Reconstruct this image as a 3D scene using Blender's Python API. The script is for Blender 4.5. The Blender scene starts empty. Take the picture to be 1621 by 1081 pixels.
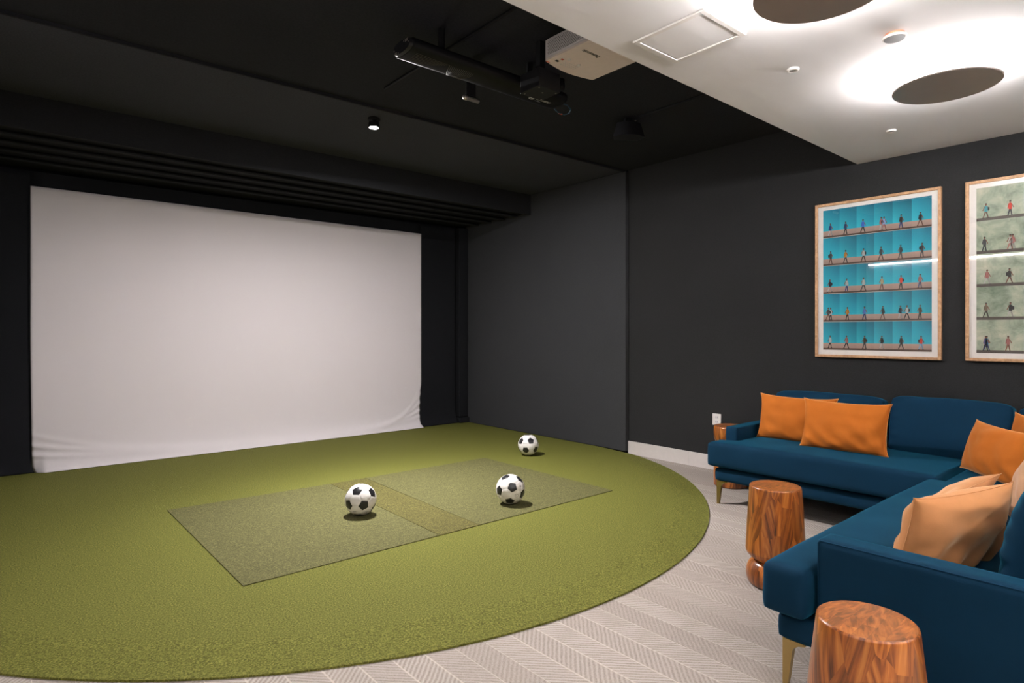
import bpy, bmesh, math, random
from mathutils import Vector, Matrix, noise
from math import pi, sin, cos, radians, sqrt, atan2
random.seed(7)
C = bpy.context.scene.collection
FL = -0.03          # carpet level (turf top is z = 0)
XR = 5.326          # right wall
PX = 5.27           # padded side panel face
YS = 7.17           # impact screen plane
ZW = 2.66           # white ceiling
ZB = 3.065          # black ceiling

# ------------------------------------------------------------------ materials
class NT:
    def __init__(s, name):
        s.m = bpy.data.materials.new(name); s.m.use_nodes = True
        s.t = s.m.node_tree; s.b = s.t.nodes['Principled BSDF']; s.out = s.t.nodes['Material Output']
    def n(s, typ, ins=None, **kw):
        nd = s.t.nodes.new('ShaderNode' + typ)
        for k, v in kw.items(): setattr(nd, k, v)
        for k, v in (ins or {}).items(): s.set(nd.inputs[k], v)
        return nd
    def set(s, sock, v):
        if isinstance(v, bpy.types.NodeSocket): s.t.links.new(v, sock)
        elif isinstance(v, bpy.types.Node): s.t.links.new(v.outputs[0], sock)
        else: sock.default_value = v
    def math(s, op, a, b=0.0, c=0.0):
        nd = s.t.nodes.new('ShaderNodeMath'); nd.operation = op
        s.set(nd.inputs[0], a); s.set(nd.inputs[1], b); s.set(nd.inputs[2], c); return nd.outputs[0]
    def mix(s, f, a, b, mode='MIX'):
        nd = s.t.nodes.new('ShaderNodeMix'); nd.data_type = 'RGBA'; nd.blend_type = mode
        s.set(nd.inputs[0], f); s.set(nd.inputs[6], a); s.set(nd.inputs[7], b); return nd.outputs[2]
    def ramp(s, f, stops):
        nd = s.t.nodes.new('ShaderNodeValToRGB'); s.set(nd.inputs[0], f)
        e = nd.color_ramp.elements
        while len(e) < len(stops): e.new(0.5)
        for el, (p, c) in zip(e, stops): el.position = p; el.color = (*c, 1) if len(c) == 3 else c
        return nd.outputs[0]
    def noise(s, vec, scale, detail=3, rough=.5):
        return s.n('TexNoise', {'Vector': vec, 'Scale': scale, 'Detail': detail, 'Roughness': rough}).outputs[0]
    def P(s, **kw):
        for k, v in kw.items(): s.set(s.b.inputs[k.replace('_', ' ')], v)
    def bump(s, h, strength=.3, dist=.01):
        b = s.n('Bump', {'Height': h, 'Strength': strength, 'Distance': dist}); s.set(s.b.inputs['Normal'], b.outputs[0])
    def obj(s): return s.n('TexCoord').outputs['Object']
    def geo(s): return s.n('NewGeometry').outputs['Position']

def rgb(r, g, b): return (r, g, b, 1)

def m_plain(name, col, rough=.6, metal=0, spec=.5, var=.06, scale=30):
    k = NT(name); v = k.obj()
    c2 = tuple(max(0, x * (1 - var * 2)) for x in col)
    k.P(Base_Color=k.mix(k.noise(v, scale), rgb(*col), rgb(*c2)), Roughness=rough, Metallic=metal)
    k.b.inputs['Specular IOR Level'].default_value = spec
    return k.m

def m_fabric_dark(name, col, strength=.4, sc=1.0):
    k = NT(name); v = k.geo()
    mp = k.n('Mapping', {'Vector': v, 'Scale': (160 * sc, 160 * sc, 420 * sc)})
    n1 = k.noise(mp, 1.0, 2); n2 = k.noise(v, 3.0, 2)
    c = k.mix(n1, rgb(*[x * .55 for x in col]), rgb(*[x * 1.5 for x in col]))
    c = k.mix(k.math('MULTIPLY', n2, .35), c, rgb(*[x * .7 for x in col]))
    k.P(Base_Color=c, Roughness=.95); k.b.inputs['Specular IOR Level'].default_value = .15
    k.bump(n1, strength, .003); return k.m

def m_velvet(name, col, sheen, scol, nap=.35):
    k = NT(name); v = k.obj()
    n1 = k.noise(v, 7, 3, .6); n2 = k.noise(v, 500, 2)
    f = k.math('ADD', k.math('MULTIPLY', n1, nap), k.math('MULTIPLY', n2, .25))
    c = k.mix(f, rgb(*[x * 1.2 for x in col]), rgb(*[x * .62 for x in col]))
    k.P(Base_Color=c, Roughness=.85, Sheen_Weight=sheen, Sheen_Roughness=.35, Sheen_Tint=rgb(*scol))
    k.b.inputs['Specular IOR Level'].default_value = .15
    k.bump(n2, .15, .002); return k.m

def m_turf(name, c1, c2, c3, sc=125):
    k = NT(name); v = k.geo()
    n1 = k.noise(v, sc, 3, .75); n2 = k.noise(v, sc * .4, 2); n3 = k.noise(v, 3, 3)
    c = k.ramp(n1, [(.36, c3), (.5, c1), (.66, c2)])
    c = k.mix(k.math('MULTIPLY', n2, .5), c, rgb(*[x * .72 for x in c1]))
    c = k.mix(k.math('MULTIPLY', n3, .22), c, rgb(*[x * .8 for x in c1]))
    k.P(Base_Color=c, Roughness=.9); k.b.inputs['Specular IOR Level'].default_value = .2
    k.bump(n1, .9, .006); return k.m

def m_carpet():
    k = NT('herringbone_carpet'); v = k.geo()
    s = k.n('SeparateXYZ', {'Vector': v}); x, y = s.outputs[0], s.outputs[1]
    W = .124
    bx = k.math('DIVIDE', x, W); idx = k.math('FLOOR', bx); fx = k.math('FRACT', bx)
    par = k.math('MODULO', k.math('ADD', idx, 100.0), 2.0)
    sgn = k.math('SUBTRACT', k.math('MULTIPLY', par, 2.0), 1.0)
    rnd = k.n('TexWhiteNoise', {'W': idx}, noise_dimensions='1D').outputs[0]
    wob = k.math('MULTIPLY', k.noise(v, 25, 2), .012)
    ph = k.math('ADD', k.math('ADD', y, wob), k.math('MULTIPLY', k.math('MULTIPLY', fx, sgn), .125))
    st = k.math('SINE', k.math('MULTIPLY', ph, 2 * pi / .0262))
    st = k.math('ADD', k.math('MULTIPLY', st, .5), .5)
    st = k.math('MULTIPLY', st, k.math('ADD', k.math('MULTIPLY', rnd, .65), .35))
    ed = k.math('LESS_THAN', k.math('ABSOLUTE', k.math('SUBTRACT', fx, .5)), .472)
    line = k.math('MULTIPLY', k.math('SUBTRACT', 1.0, ed), k.math('GREATER_THAN', rnd, .35))
    yarn = k.noise(k.n('Mapping', {'Vector': v, 'Scale': (1, 1.6, 1)}), 190, 3, .75)
    big = k.noise(v, 1.7, 2)
    base = k.mix(k.ramp(yarn, [(.3, (0, 0, 0)), (.7, (1, 1, 1))]), rgb(.175, .145, .126), rgb(.43, .37, .33))
    c = k.mix(k.math('MULTIPLY', st, .62), base, rgb(.60, .545, .495))
    c = k.mix(k.math('MULTIPLY', line, .42), c, rgb(.72, .64, .57))
    c = k.mix(k.math('MULTIPLY', big, .2), c, rgb(.33, .28, .25))
    k.P(Base_Color=c, Roughness=.95); k.b.inputs['Specular IOR Level'].default_value = .15
    k.bump(k.math('ADD', yarn, k.math('MULTIPLY', st, .6)), .5, .004); return k.m

def m_stave_wood(name, top=False):
    """wedge-shaped staves glued side by side, each with its own grain direction and tone"""
    k = NT(name); v = k.obj()
    s = k.n('SeparateXYZ', {'Vector': v}); x, y, z = s.outputs
    if top:
        mp = k.n('Mapping', {'Vector': v, 'Rotation': (0, 0, .5)})
        br = k.n('TexBrick', {'Vector': mp, 'Scale': 1.0, 'Color1': rgb(0, 0, 0), 'Color2': rgb(1, 1, 1),
                 'Mortar Size': .0002, 'Brick Width': .075, 'Row Height': .036, 'Mortar': rgb(.2, .2, .2)})
        rid = br.outputs[0]; r9 = k.math('MULTIPLY', rid, 37.0)
        sm = k.n('SeparateXYZ', {'Vector': mp}); tl = k.math('MULTIPLY', k.math('SUBTRACT', rid, .5), .9)
        uu = k.math('ADD', sm.outputs[1], k.math('MULTIPLY', sm.outputs[0], tl)); ww = sm.outputs[0]
        vv = k.n('CombineXYZ', {'X': k.math('ADD', k.math('MULTIPLY', uu, 75.0), r9), 'Y': k.math('ADD', k.math('MULTIPLY', ww, 14.0), r9), 'Z': r9})
    else:
        a = k.math('MULTIPLY', k.math('ARCTAN2', y, x), .14)
        cell = k.n('CombineXYZ', {'X': k.math('MULTIPLY', a, 19.0), 'Y': k.math('MULTIPLY', z, 6.2), 'Z': 0.3})
        vo = k.n('TexVoronoi', {'Vector': cell, 'Scale': 1.0, 'Randomness': .9})
        rid = k.n('SeparateColor', {'Color': vo.outputs['Color']}).outputs[0]
        r9 = k.math('MULTIPLY', rid, 31.0)
        tilt = k.math('MULTIPLY', k.math('SUBTRACT', rid, .5), .7)
        u = k.math('ADD', a, k.math('MULTIPLY', z, tilt))
        vv = k.n('CombineXYZ', {'X': k.math('ADD', k.math('MULTIPLY', u, 42.0), r9), 'Y': k.math('ADD', k.math('MULTIPLY', z, 3.4), r9), 'Z': r9})
    g1 = k.n('TexNoise', {'Vector': vv, 'Scale': 1.0, 'Detail': 4, 'Roughness': .55, 'Distortion': .45}).outputs[0]
    g2 = k.noise(k.n('VectorMath', {0: vv, 1: (5.5, 1.2, 5.5)}, operation='MULTIPLY'), 1.0, 3)
    c = k.ramp(g1, [(.30, (.050, .012, .003)), (.42, (.24, .060, .010)), (.54, (.50, .145, .023)), (.70, (.70, .26, .055))])
    tone = k.n('TexWhiteNoise', {'W': rid}, noise_dimensions='1D').outputs[0]
    c = k.mix(k.math('MULTIPLY', tone, .5), c, rgb(.125, .036, .010))
    c = k.mix(k.math('MULTIPLY', g2, .22), c, rgb(.05, .015, .005))
    if top: c = k.mix(.22, c, rgb(.40, .175, .075))
    k.P(Base_Color=c, Roughness=.3); k.b.inputs['Coat Weight'].default_value = .3; k.b.inputs['Coat Roughness'].default_value = .18
    k.bump(g2, .05, .002); return k.m

def m_frame_wood():
    k = NT('oak_frame'); v = k.obj()
    g = k.n('TexNoise', {'Vector': k.n('Mapping', {'Vector': v, 'Scale': (40, 12, 12)}), 'Scale': 3.0, 'Detail': 4, 'Distortion': .6}).outputs[0]
    k.P(Base_Color=k.ramp(g, [(.3, (.36, .19, .09)), (.7, (.60, .36, .19))]), Roughness=.5); return k.m

def m_plaster():
    k = NT('white_plaster'); v = k.geo()
    n1 = k.noise(k.n('Mapping', {'Vector': v, 'Scale': (.8, 2.5, 1)}), 3.0, 5, .6); n2 = k.noise(v, 350, 2)
    k.P(Base_Color=k.mix(n1, rgb(.76, .745, .755), rgb(.72, .705, .715)), Roughness=.9)
    k.b.inputs['Specular IOR Level'].default_value = .2
    k.bump(k.math('ADD', k.math('MULTIPLY', n1, 1.0), k.math('MULTIPLY', n2, .02)), .13, .02); return k.m

def m_screen():
    k = NT('impact_screen_cloth'); v = k.geo()
    n2 = k.noise(v, 900, 1)
    k.P(Base_Color=k.mix(n2, rgb(.73, .675, .70), rgb(.78, .72, .745)), Roughness=.9)
    k.b.inputs['Specular IOR Level'].default_value = .15; return k.m

def m_emit(name, col, st):
    k = NT(name); k.P(Base_Color=rgb(*col), Emission_Color=rgb(*col), Emission_Strength=st); return k.m

def m_glass():
    k = NT('picture_glass')
    bf = k.n('NewGeometry').outputs['Backfacing']
    fr = k.n('Fresnel', {'IOR': k.math('SUBTRACT', 1.5, k.math('MULTIPLY', bf, 1.5 - 1 / 1.5))}); tr = k.n('BsdfTransparent'); gl = k.n('BsdfGlossy', {'Roughness': .01, 'Color': rgb(1, 1, 1)})
    mx = k.n('MixShader'); k.set(mx.inputs[0], fr.outputs[0]); k.set(mx.inputs[1], tr.outputs[0]); k.set(mx.inputs[2], gl.outputs[0])
    k.t.links.new(mx.outputs[0], k.out.inputs['Surface']); return k.m

def m_print():
    k = NT('photo_print'); a = k.n('Attribute', attribute_name='Col')
    v = k.obj(); n = k.noise(k.n('Mapping', {'Vector': v, 'Scale': (1, 1, .5)}), 30, 4, .65)
    k.P(Base_Color=k.mix(k.math('MULTIPLY', n, .12), a.outputs[0], rgb(1, 1, 1), 'SOFT_LIGHT'), Roughness=.6); return k.m

def m_print_green():
    k = NT('photo_print_mottled'); a = k.n('Attribute', attribute_name='Col'); sp = k.n('Attribute', attribute_name='Wall')
    v = k.obj(); n = k.n('TexNoise', {'Vector': v, 'Scale': 9.0, 'Detail': 6, 'Roughness': .65, 'Distortion': .5}).outputs[0]
    c = k.ramp(n, [(.3, (.13, .19, .125)), (.5, (.31, .36, .27)), (.7, (.50, .50, .38))])
    k.P(Base_Color=k.mix(sp.outputs['Fac'], a.outputs[0], c), Roughness=.6); return k.m

M = {}
M['wall'] = m_fabric_dark('charcoal_wallcovering', (.025, .025, .0258), .25, .8)
M['pad'] = m_fabric_dark('charcoal_felt_panel', (.046, .047, .051), .6)
M['black'] = m_fabric_dark('black_cloth', (.012, .0125, .015), .4)
M['ceil'] = m_fabric_dark('black_painted_ceiling', (.021, .022, .027), .2, .5)
M['soffit'] = m_fabric_dark('black_felt_ceiling', (.052, .054, .068), .3, .6)
M['plaster'] = m_plaster()
M['greywall'] = m_plain('pale_grey_paint', (.5, .48, .46), .8)
M['carpet'] = m_carpet()
M['turf'] = m_turf('putting_turf', (.150, .152, .027), (.32, .312, .073), (.050, .055, .007))
M['mat'] = m_turf('olive_mat', (.124, .117, .043), (.25, .228, .09), (.055, .06, .022), 120)
M['strip'] = m_turf('yellow_green_mat', (.112, .100, .030), (.27, .235, .070), (.045, .043, .010), 120)
M['beam'] = m_fabric_dark('black_beam_cloth', (.020, .0205, .023), .3, .6)
M['screen'] = m_screen()
M['blue'] = m_velvet('blue_velvet', (.0016, .025, .056), .42, (.02, .42, .66), .5)
M['orange'] = m_velvet('orange_velvet', (.48, .132, .016), .55, (1, .60, .33), .55)
M['caramel'] = m_velvet('caramel_velvet', (.60, .265, .105), .8, (1, .74, .5), .5)
M['peach'] = m_velvet('peach_velvet', (.60, .34, .20), .9, (1, .82, .66), .6)
M['piping'] = m_velvet('pale_piping', (.64, .26, .07), .9, (1, .8, .6), .2)
M['brass'] = m_plain('brass', (.46, .33, .13), .32, .9, .5, .05, 8)
M['stave'] = m_stave_wood('staved_hardwood'); M['stavetop'] = m_stave_wood('parquet_hardwood', True)
M['oak'] = m_frame_wood()
M['mount'] = m_plain('mount_board', (.80, .77, .74), .8)
M['print'] = m_print(); M['printg'] = m_print_green(); M['glass'] = m_glass()
M['white'] = m_plain('white_enamel', (.74, .70, .68), .5)
M['skirt'] = m_plain('baseboard_paint', (.62, .575, .55), .55)
M['beige'] = m_plain('beige_casing', (.80, .69, .65), .5)
M['casing'] = m_plain('pale_casing', (.66, .62, .64), .5)
M['dark'] = m_plain('dark_plastic', (.012, .012, .014), .85, 0, .15)
M['gloss'] = m_plain('gloss_black_plastic', (.008, .008, .010), .45, 0, .14)
M['blackmetal'] = m_plain('black_metal', (.014, .014, .018), .5, .3)
M['silver'] = m_plain('brushed_silver', (.55, .50, .46), .35, .8)
M['disc'] = m_plain('bronze_disc', (.36, .30, .265), .45, .2, .5, .12, 3)
M['copper'] = m_plain('copper_ring', (.75, .33, .2), .4, .6)
M['sensor'] = m_plain('grey_sensor', (.22, .22, .23), .5)
M['olive'] = m_plain('olive_ink', (.075, .068, .045), .5)
M['ink'] = m_plain('white_ink', (.62, .62, .60), .5)
M['greyink'] = m_plain('grey_ink', (.07, .06, .055), .5)
M['inkblack'] = m_plain('black_ink', (.02, .02, .02), .5)
M['red'] = m_plain('red_label', (.62, .10, .05), .5)
M['pent'] = m_plain('black_ball_panel', (.016, .016, .018), .28)
M['ball'] = m_plain('white_ball_panel', (.80, .765, .745), .38)
M['blueplastic'] = m_plain('blue_cable', (.01, .05, .10), .4)
M['halo'] = m_emit('warm_led', (1, .985, .98), 38)
M['lamp'] = m_emit('lamp_lens', (1, .93, .86), 220)
M['fill_lens'] = m_emit('fill_light_lens', (1, .95, .90), 12)  # lens glow of the added fill downlights
M['cove'] = m_emit('cove_led', (1, .95, .9), 9)

# ------------------------------------------------------------------ geometry helpers
def link(name, bm, m, parent=None, smooth=False, loc=None):
    me = bpy.data.meshes.new(name); bm.normal_update(); bm.to_mesh(me); bm.free()
    for mm in (m if isinstance(m, (list, tuple)) else [m]): me.materials.append(mm)
    if smooth:
        for p in me.polygons: p.use_smooth = True
    o = bpy.data.objects.new(name, me); C.objects.link(o)
    if parent is not None: o.parent = parent
    if loc is not None: o.location = loc
    return o

def tag(o, label=None, cat=None, group=None, kind=None):
    if label: o['label'] = label
    if cat: o['category'] = cat
    if group: o['group'] = group
    if kind: o['kind'] = kind
    return o

def thing(name, label, cat, loc=(0, 0, 0), rz=0, group=None):
    o = bpy.data.objects.new(name, None); o.empty_display_size = .1; C.objects.link(o)
    o.location = loc; o.rotation_euler = (0, 0, rz); return tag(o, label, cat, group)

def box(bm, x0, x1, y0, y1, z0, z1, bev=0, seg=2, mi=0):
    vs = [bm.verts.new(p) for p in ((x0,y0,z0),(x1,y0,z0),(x1,y1,z0),(x0,y1,z0),(x0,y0,z1),(x1,y0,z1),(x1,y1,z1),(x0,y1,z1))]
    fs = [bm.faces.new([vs[i] for i in f]) for f in ((3,2,1,0),(4,5,6,7),(0,1,5,4),(1,2,6,5),(2,3,7,6),(3,0,4,7))]
    for f in fs: f.material_index = mi
    if bev:
        es = list({e for f in fs for e in f.edges})
        bmesh.ops.bevel(bm, geom=es, offset=bev, segments=seg, profile=.5, affect='EDGES', clamp_overlap=True)
    return bm

def bx(*a, **k): return box(bmesh.new(), *a, **k)

def struct(name, *a, m=None, **k):
    o = link(name, bx(*a, **k), m); o['kind'] = 'structure'; return o

def lathe(bm, prof, n=48, mi=0, axis='Z', cap=True):
    rings = []
    for r, z in prof:
        if r < 1e-6: rings.append([bm.verts.new((0, 0, z))])
        else: rings.append([bm.verts.new((r * cos(2*pi*i/n), r * sin(2*pi*i/n), z)) for i in range(n)])
    new = []
    for a, b in zip(rings, rings[1:]):
        if len(a) == 1 and len(b) == 1: continue
        for i in range(n):
            j = (i + 1) % n
            if len(a) == 1: f = (a[0], b[j], b[i])
            elif len(b) == 1: f = (a[i], a[j], b[0])
            else: f = (a[i], a[j], b[j], b[i])
            fc = bm.faces.new(f); fc.material_index = mi; new.append(fc)
    return [v for r in rings for v in r]

def tube(bm, pts, r, n=10, closed=False, mi=0):
    pts = [Vector(p) for p in pts]; rings = []; N = len(pts)
    up = Vector((0, 0, 1))
    for i, p in enumerate(pts):
        a = pts[(i - 1) % N] if (closed or i) else p
        b = pts[(i + 1) % N] if (closed or i < N - 1) else p
        t = (b - a).normalized()
        s = t.cross(up)
        if s.length < .05: s = t.cross(Vector((0, 1, 0)))
        s.normalize(); u = s.cross(t)
        rr = r[i] if isinstance(r, (list, tuple)) else r
        rings.append([bm.verts.new(p + (s * cos(2*pi*k/n) + u * sin(2*pi*k/n)) * rr) for k in range(n)])
    m = N if closed else N - 1
    for i in range(m):
        A, B = rings[i], rings[(i + 1) % N]
        for k in range(n):
            f = bm.faces.new((A[k], A[(k+1) % n], B[(k+1) % n], B[k])); f.material_index = mi
    if not closed:
        bm.faces.new(rings[0][::-1]).material_index = mi; bm.faces.new(rings[-1]).material_index = mi

def prism(bm, poly, z0, z1, mi=0):
    a = [bm.verts.new((x, y, z0)) for x, y in poly]; b = [bm.verts.new((x, y, z1)) for x, y in poly]
    n = len(poly); fs = [bm.faces.new(a[::-1]), bm.faces.new(b)]
    for i in range(n): fs.append(bm.faces.new((a[i], a[(i+1) % n], b[(i+1) % n], b[i])))
    for f in fs: f.material_index = mi
    bmesh.ops.recalc_face_normals(bm, faces=fs); return fs

def soft(name, bm, m, parent, voxel=.014, it=8, fn=None):
    """turn a hard block into an upholstered volume"""
    me = bpy.data.meshes.new('t'); bm.to_mesh(me); bm.free()
    t = bpy.data.objects.new('t', me); C.objects.link(t)
    md = t.modifiers.new('r', 'REMESH'); md.mode = 'VOXEL'; md.voxel_size = voxel
    sm = t.modifiers.new('s', 'SMOOTH'); sm.factor = .7; sm.iterations = it
    dg = bpy.context.evaluated_depsgraph_get(); me2 = bpy.data.meshes.new_from_object(t.evaluated_get(dg))
    bpy.data.objects.remove(t); bpy.data.meshes.remove(me)
    if fn:
        for v in me2.vertices: v.co = fn(v.co)
    me2.name = name; me2.materials.clear(); me2.materials.append(m)
    for p in me2.polygons: p.use_smooth = True
    o = bpy.data.objects.new(name, me2); C.objects.link(o); o.parent = parent; return o

def text_obj(name, body, size, mat, right, up, loc, parent=None, bold=0.0, shear=0.0, sx=1.0):
    cu = bpy.data.curves.new('t', 'FONT'); cu.body = body; cu.size = size; cu.align_x = 'CENTER'; cu.align_y = 'CENTER'
    cu.extrude = .0004; cu.offset = bold; cu.shear = shear
    t = bpy.data.objects.new('t', cu); C.objects.link(t)
    dg = bpy.context.evaluated_depsgraph_get(); dg.update()
    me = bpy.data.meshes.new_from_object(t.evaluated_get(dg)); bpy.data.objects.remove(t)
    me.name = name; me.materials.clear(); me.materials.append(mat)
    r = Vector(right).normalized(); u = Vector(up).normalized(); n = r.cross(u)
    R = Matrix((r, u, n)).transposed()
    for v in me.vertices:
        c = v.co.copy(); c.x *= sx; v.co = R @ c + Vector(loc)
    o = bpy.data.objects.new(name, me); C.objects.link(o)
    if parent: o.parent = parent
    return o

# ------------------------------------------------------------------ the room
o = struct('floor', -1.6, XR + .1, -4.1, 7.4, FL - .1, FL, m=M['carpet'])
struct('wall_right', XR, XR + .12, -4.1, 7.4, FL, ZB + .1, m=M['wall'])
struct('wall_back', -1.6, XR, 7.27, 7.39, FL, ZB + .1, m=M['black'])
struct('wall_left', -1.62, -1.5, -4.1, 4.2, FL, ZB + .1, m=M['greywall'])
struct('wall_left_return', -1.62, -.5, 4.2, 7.27, FL, ZB, m=M['pad'])
struct('wall_front', -1.62, XR, -4.12, -4.0, FL, ZB + .1, m=M['greywall'])
struct('ceiling', -1.62, XR, -4.1, 7.4, ZB + .012, ZB + .15, m=M['ceil'])
struct('ceiling_white', -1.5, XR, -4.0, 1.915, ZW, ZB + .01, m=M['plaster'])
# felt-covered ceiling field in front of the screen, its front edge slightly askew
bm = bmesh.new(); prism(bm, [(-.5, 4.385), (XR, 4.253), (XR, 5.78), (-.5, 5.78)], ZB - .002, ZB + .012)
o = link('ceiling_felt', bm, M['soffit']); o['kind'] = 'structure'
bm = bmesh.new(); prism(bm, [(-.5, 4.378), (XR, 4.246), (XR, 4.262), (-.5, 4.394)], ZB - .012, ZB + .011)
o = link('trim_1', bm, M['ceil']); o['kind'] = 'structure'
# padded side panel on the right
o = link('padded_wall_panel', bx(PX, XR - .001, 4.235, 7.165, 0.0, ZB - .004, bev=.006), M['pad'])
tag(o, 'charcoal felt covered padded panel on the right wall beside the white screen', 'wall panel')
# dropped beam and its underside
struct('ceiling_beam', -.5, PX - .003, 5.775, 7.262, 2.835, ZB - .003, m=M['black'], bev=.006)
o = struct('trim_2', -.5, PX - .003, 5.765, 5.80, 2.805, ZB - .004, m=M['beam'])
for i, (y, lab) in enumerate(((6.02, 'nearest the room'), (6.29, 'second from the room'), (6.57, 'third from the room'), (6.86, 'nearest the white screen'))):
    b = thing('ceiling_batten', 'slim black batten under the dropped beam, ' + lab, 'batten', (2.38, y, 2.802), group='black battens under the beam')
    link('rail', bx(-2.87, 2.87, -.028, .028, 0, .022, bev=.006), M['beam'], b)
    link('fixing_strip', bx(-2.87, 2.87, -.012, .012, .02, .034), M['dark'], b)

# baseboards along the right wall
for i, (a, b_) in enumerate(((3.464, 4.232), (2.2, 3.4622), (-4.0, 2.1985))):
    o = struct('baseboard_right', XR - .016, XR - .0005, a, b_, FL, .110, m=M['skirt'], bev=.002)
struct('baseboard_left', -1.5, -1.484, -3.99, 4.19, FL, .110, m=M['skirt'])

# ------------------------------------------------------------------ turf platform
CX, CY, RR = 2.38, 5.0, 3.03
def turf_r(a):
    c, s = cos(a), sin(a); r = 99
    if c > 1e-6: r = min(r, (PX - .004 - CX) / c)
    if c < -1e-6: r = min(r, (-.494 - CX) / c)
    if s > 1e-6: r = min(r, (7.262 - CY) / s)
    if s < 0 and r > RR: r = RR
    return r
bm = bmesh.new(); NA = 360; ts = [0, .2, .4, .6, .75, .85] + [.9 + .1 * i / 8 for i in range(9)]
def turf_z(x, y):
    r = sqrt((x - CX) ** 2 + (y - CY) ** 2)
    if y > 4.6: return 0
    t = max(0, (r - (RR - .26)) / .26)
    k = min(1, max(0, (4.6 - y) / .6))
    return -.021 * (t * t * (3 - 2 * t) * .4 + t * .6) * k
angs = sorted([2*pi*i/NA - pi for i in range(NA)] + [atan2(7.262-CY, PX-.004-CX), atan2(7.262-CY, -.494-CX)])
rows = []
for t in ts[1:]:
    rows.append([])
    for a in angs:
        r = turf_r(a) * t; x, y = CX + r * cos(a), CY + r * sin(a)
        rows[-1].append(bm.verts.new((x, y, turf_z(x, y))))
c0 = bm.verts.new((CX, CY, 0)); n = len(angs)
for i in range(n):
    bm.faces.new((c0, rows[0][i], rows[0][(i+1) % n]))
    for k in range(len(rows) - 1):
        bm.faces.new((rows[k][i], rows[k+1][i], rows[k+1][(i+1) % n], rows[k][(i+1) % n]))
sk_t = [bm.verts.new(v.co) for v in rows[-1]]; sk_b = [bm.verts.new((v.co.x, v.co.y, FL + .0005)) for v in rows[-1]]
for i in range(n): bm.faces.new((sk_t[i], sk_b[i], sk_b[(i+1) % n], sk_t[(i+1) % n]))
o = link('artificial_turf', bm, M['turf'])
tag(o, 'large green artificial turf with a curved front edge lying on the carpet', 'turf')
for p in o.data.polygons: p.use_smooth = abs(p.normal.z) > .5

def mat_piece(poly, m, label):
    bm = bmesh.new(); prism(bm, poly, .0003, .0045)
    o = link('hitting_mat', bm, m); tag(o, label, 'mat'); return o
mat_piece([(.985, 3.258), (2.180, 3.252), (2.215, 4.962), (.985, 5.005)], M['mat'], 'dark olive turf mat at the left end, under the nearest ball')
mat_piece([(2.184, 3.252), (2.50, 3.251), (2.535, 4.959), (2.219, 4.962)], M['strip'], 'narrow yellowish green turf strip between the two dark mats')
mat_piece([(2.504, 3.251), (3.878, 3.251), (3.88, 4.952), (2.539, 4.959)], M['mat'], 'dark olive turf mat at the right end, set in the green turf')

# ------------------------------------------------------------------ screen and black surround
def cloth_y(x, z):
    """bulge toward the room: wrinkles near the bottom hem and the lower corners"""
    y = YS
    l = (x - .29); r = (4.513 - x)
    sag = math.exp(-z / .11)
    y -= .10 * sag * min(1, l / .1 if l > 0 else 0) * 1.0
    # folds running from the side edges down into the hem
    for z0, dec, am in ((.13, .50, .008), (.22, .42, .011), (.33, .36, .010), (.45, .30, .008), (.56, .24, .005)):
        zc = .03 + z0 * math.exp(-max(r, 0) / dec); w = .020 + .03 * min(1, max(r, 0))
        y -= am * math.exp(-((z - zc) / w) ** 2) * math.exp(-max(r, 0) / .55)
    for z0, dec, am in ((.14, 1.1, .012), (.23, .95, .013), (.33, .8, .007)):
        zc = .02 + z0 * math.exp(-max(l, 0) / dec); w = .022 + .02 * min(1, max(l, 0))
        y -= am * math.exp(-((z - zc) / w) ** 2) * math.exp(-max(l, 0) / .9)
    y -= .010 * sin(pi * min(1, max(0, l / 4.22))) * sin(pi * z / 2.65)
    return y
bm = bmesh.new(); nx, nz = 220, 150; g = []
for j in range(nz + 1):
    z = 2.651 * (j / nz) ** 1.6 + .004
    row = []
    for i in range(nx + 1):
        u = i / nx
        xr = 4.513 - .045 * min(1, max(0, (.62 - z) / .5)) ** .8 + (.03 * max(0, 1 - z / .05))
        xl = .289 + .012 * max(0, 1 - z / 1.2) + .02 * max(0, 1 - z / .05)
        x = xl + (xr - xl) * u
        row.append(bm.verts.new((x, cloth_y(x, z), z)))
    g.append(row)
for j in range(nz):
    for i in range(nx): bm.faces.new((g[j][i], g[j][i+1], g[j+1][i+1], g[j+1][i]))
o = link('impact_screen', bm, M['screen'], smooth=True)
md = o.modifiers.new('th', 'SOLIDIFY'); md.thickness = .004; md.offset = -1
tag(o, 'large plain white cloth screen hanging down to the turf', 'screen')

def drape(name, x0, x1, z0, z1, label, foldx=0, bulge=0.03, m=None, yy=None, flip=0):
    bm = bmesh.new(); nx, nz = 40, 60; g = []
    for j in range(nz + 1):
        z = z0 + (z1 - z0) * (j / nz) ** 1.3
        row = []
        for i in range(nx + 1):
            u = i / nx; x = x0 + (x1 - x0) * u
            y = (yy or 7.20) - bulge * math.exp(-z / .10) - .003 * sin(u * 7 + z * 2) * (1 if foldx else 0)
            row.append(bm.verts.new((x, y, z)))
        g.append(row)
    for j in range(nz):
        for i in range(nx): bm.faces.new((g[j][i], g[j][i+1], g[j+1][i+1], g[j+1][i]))
    o = link(name, bm, m or M['black'], smooth=True)
    md = o.modifiers.new('th', 'SOLIDIFY'); md.thickness = .006; md.offset = 1
    return tag(o, label, 'curtain')
drape('black_curtain', -.49, .33, .002, 2.795, 'plain black cloth hanging at the left edge of the white screen', 1, .05)
drape('black_curtain', 4.44, 5.10, .002, 2.795, 'plain black cloth hanging between the white screen and its right column', 1, .07)
drape('black_valance', .29, 4.52, 2.60, 2.80, 'black cloth header running above the white screen', 0, 0)
t = thing('padded_column', 'narrow black padded column in the right corner beside the screen', 'column', (5.19, 7.18, 0))
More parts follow.
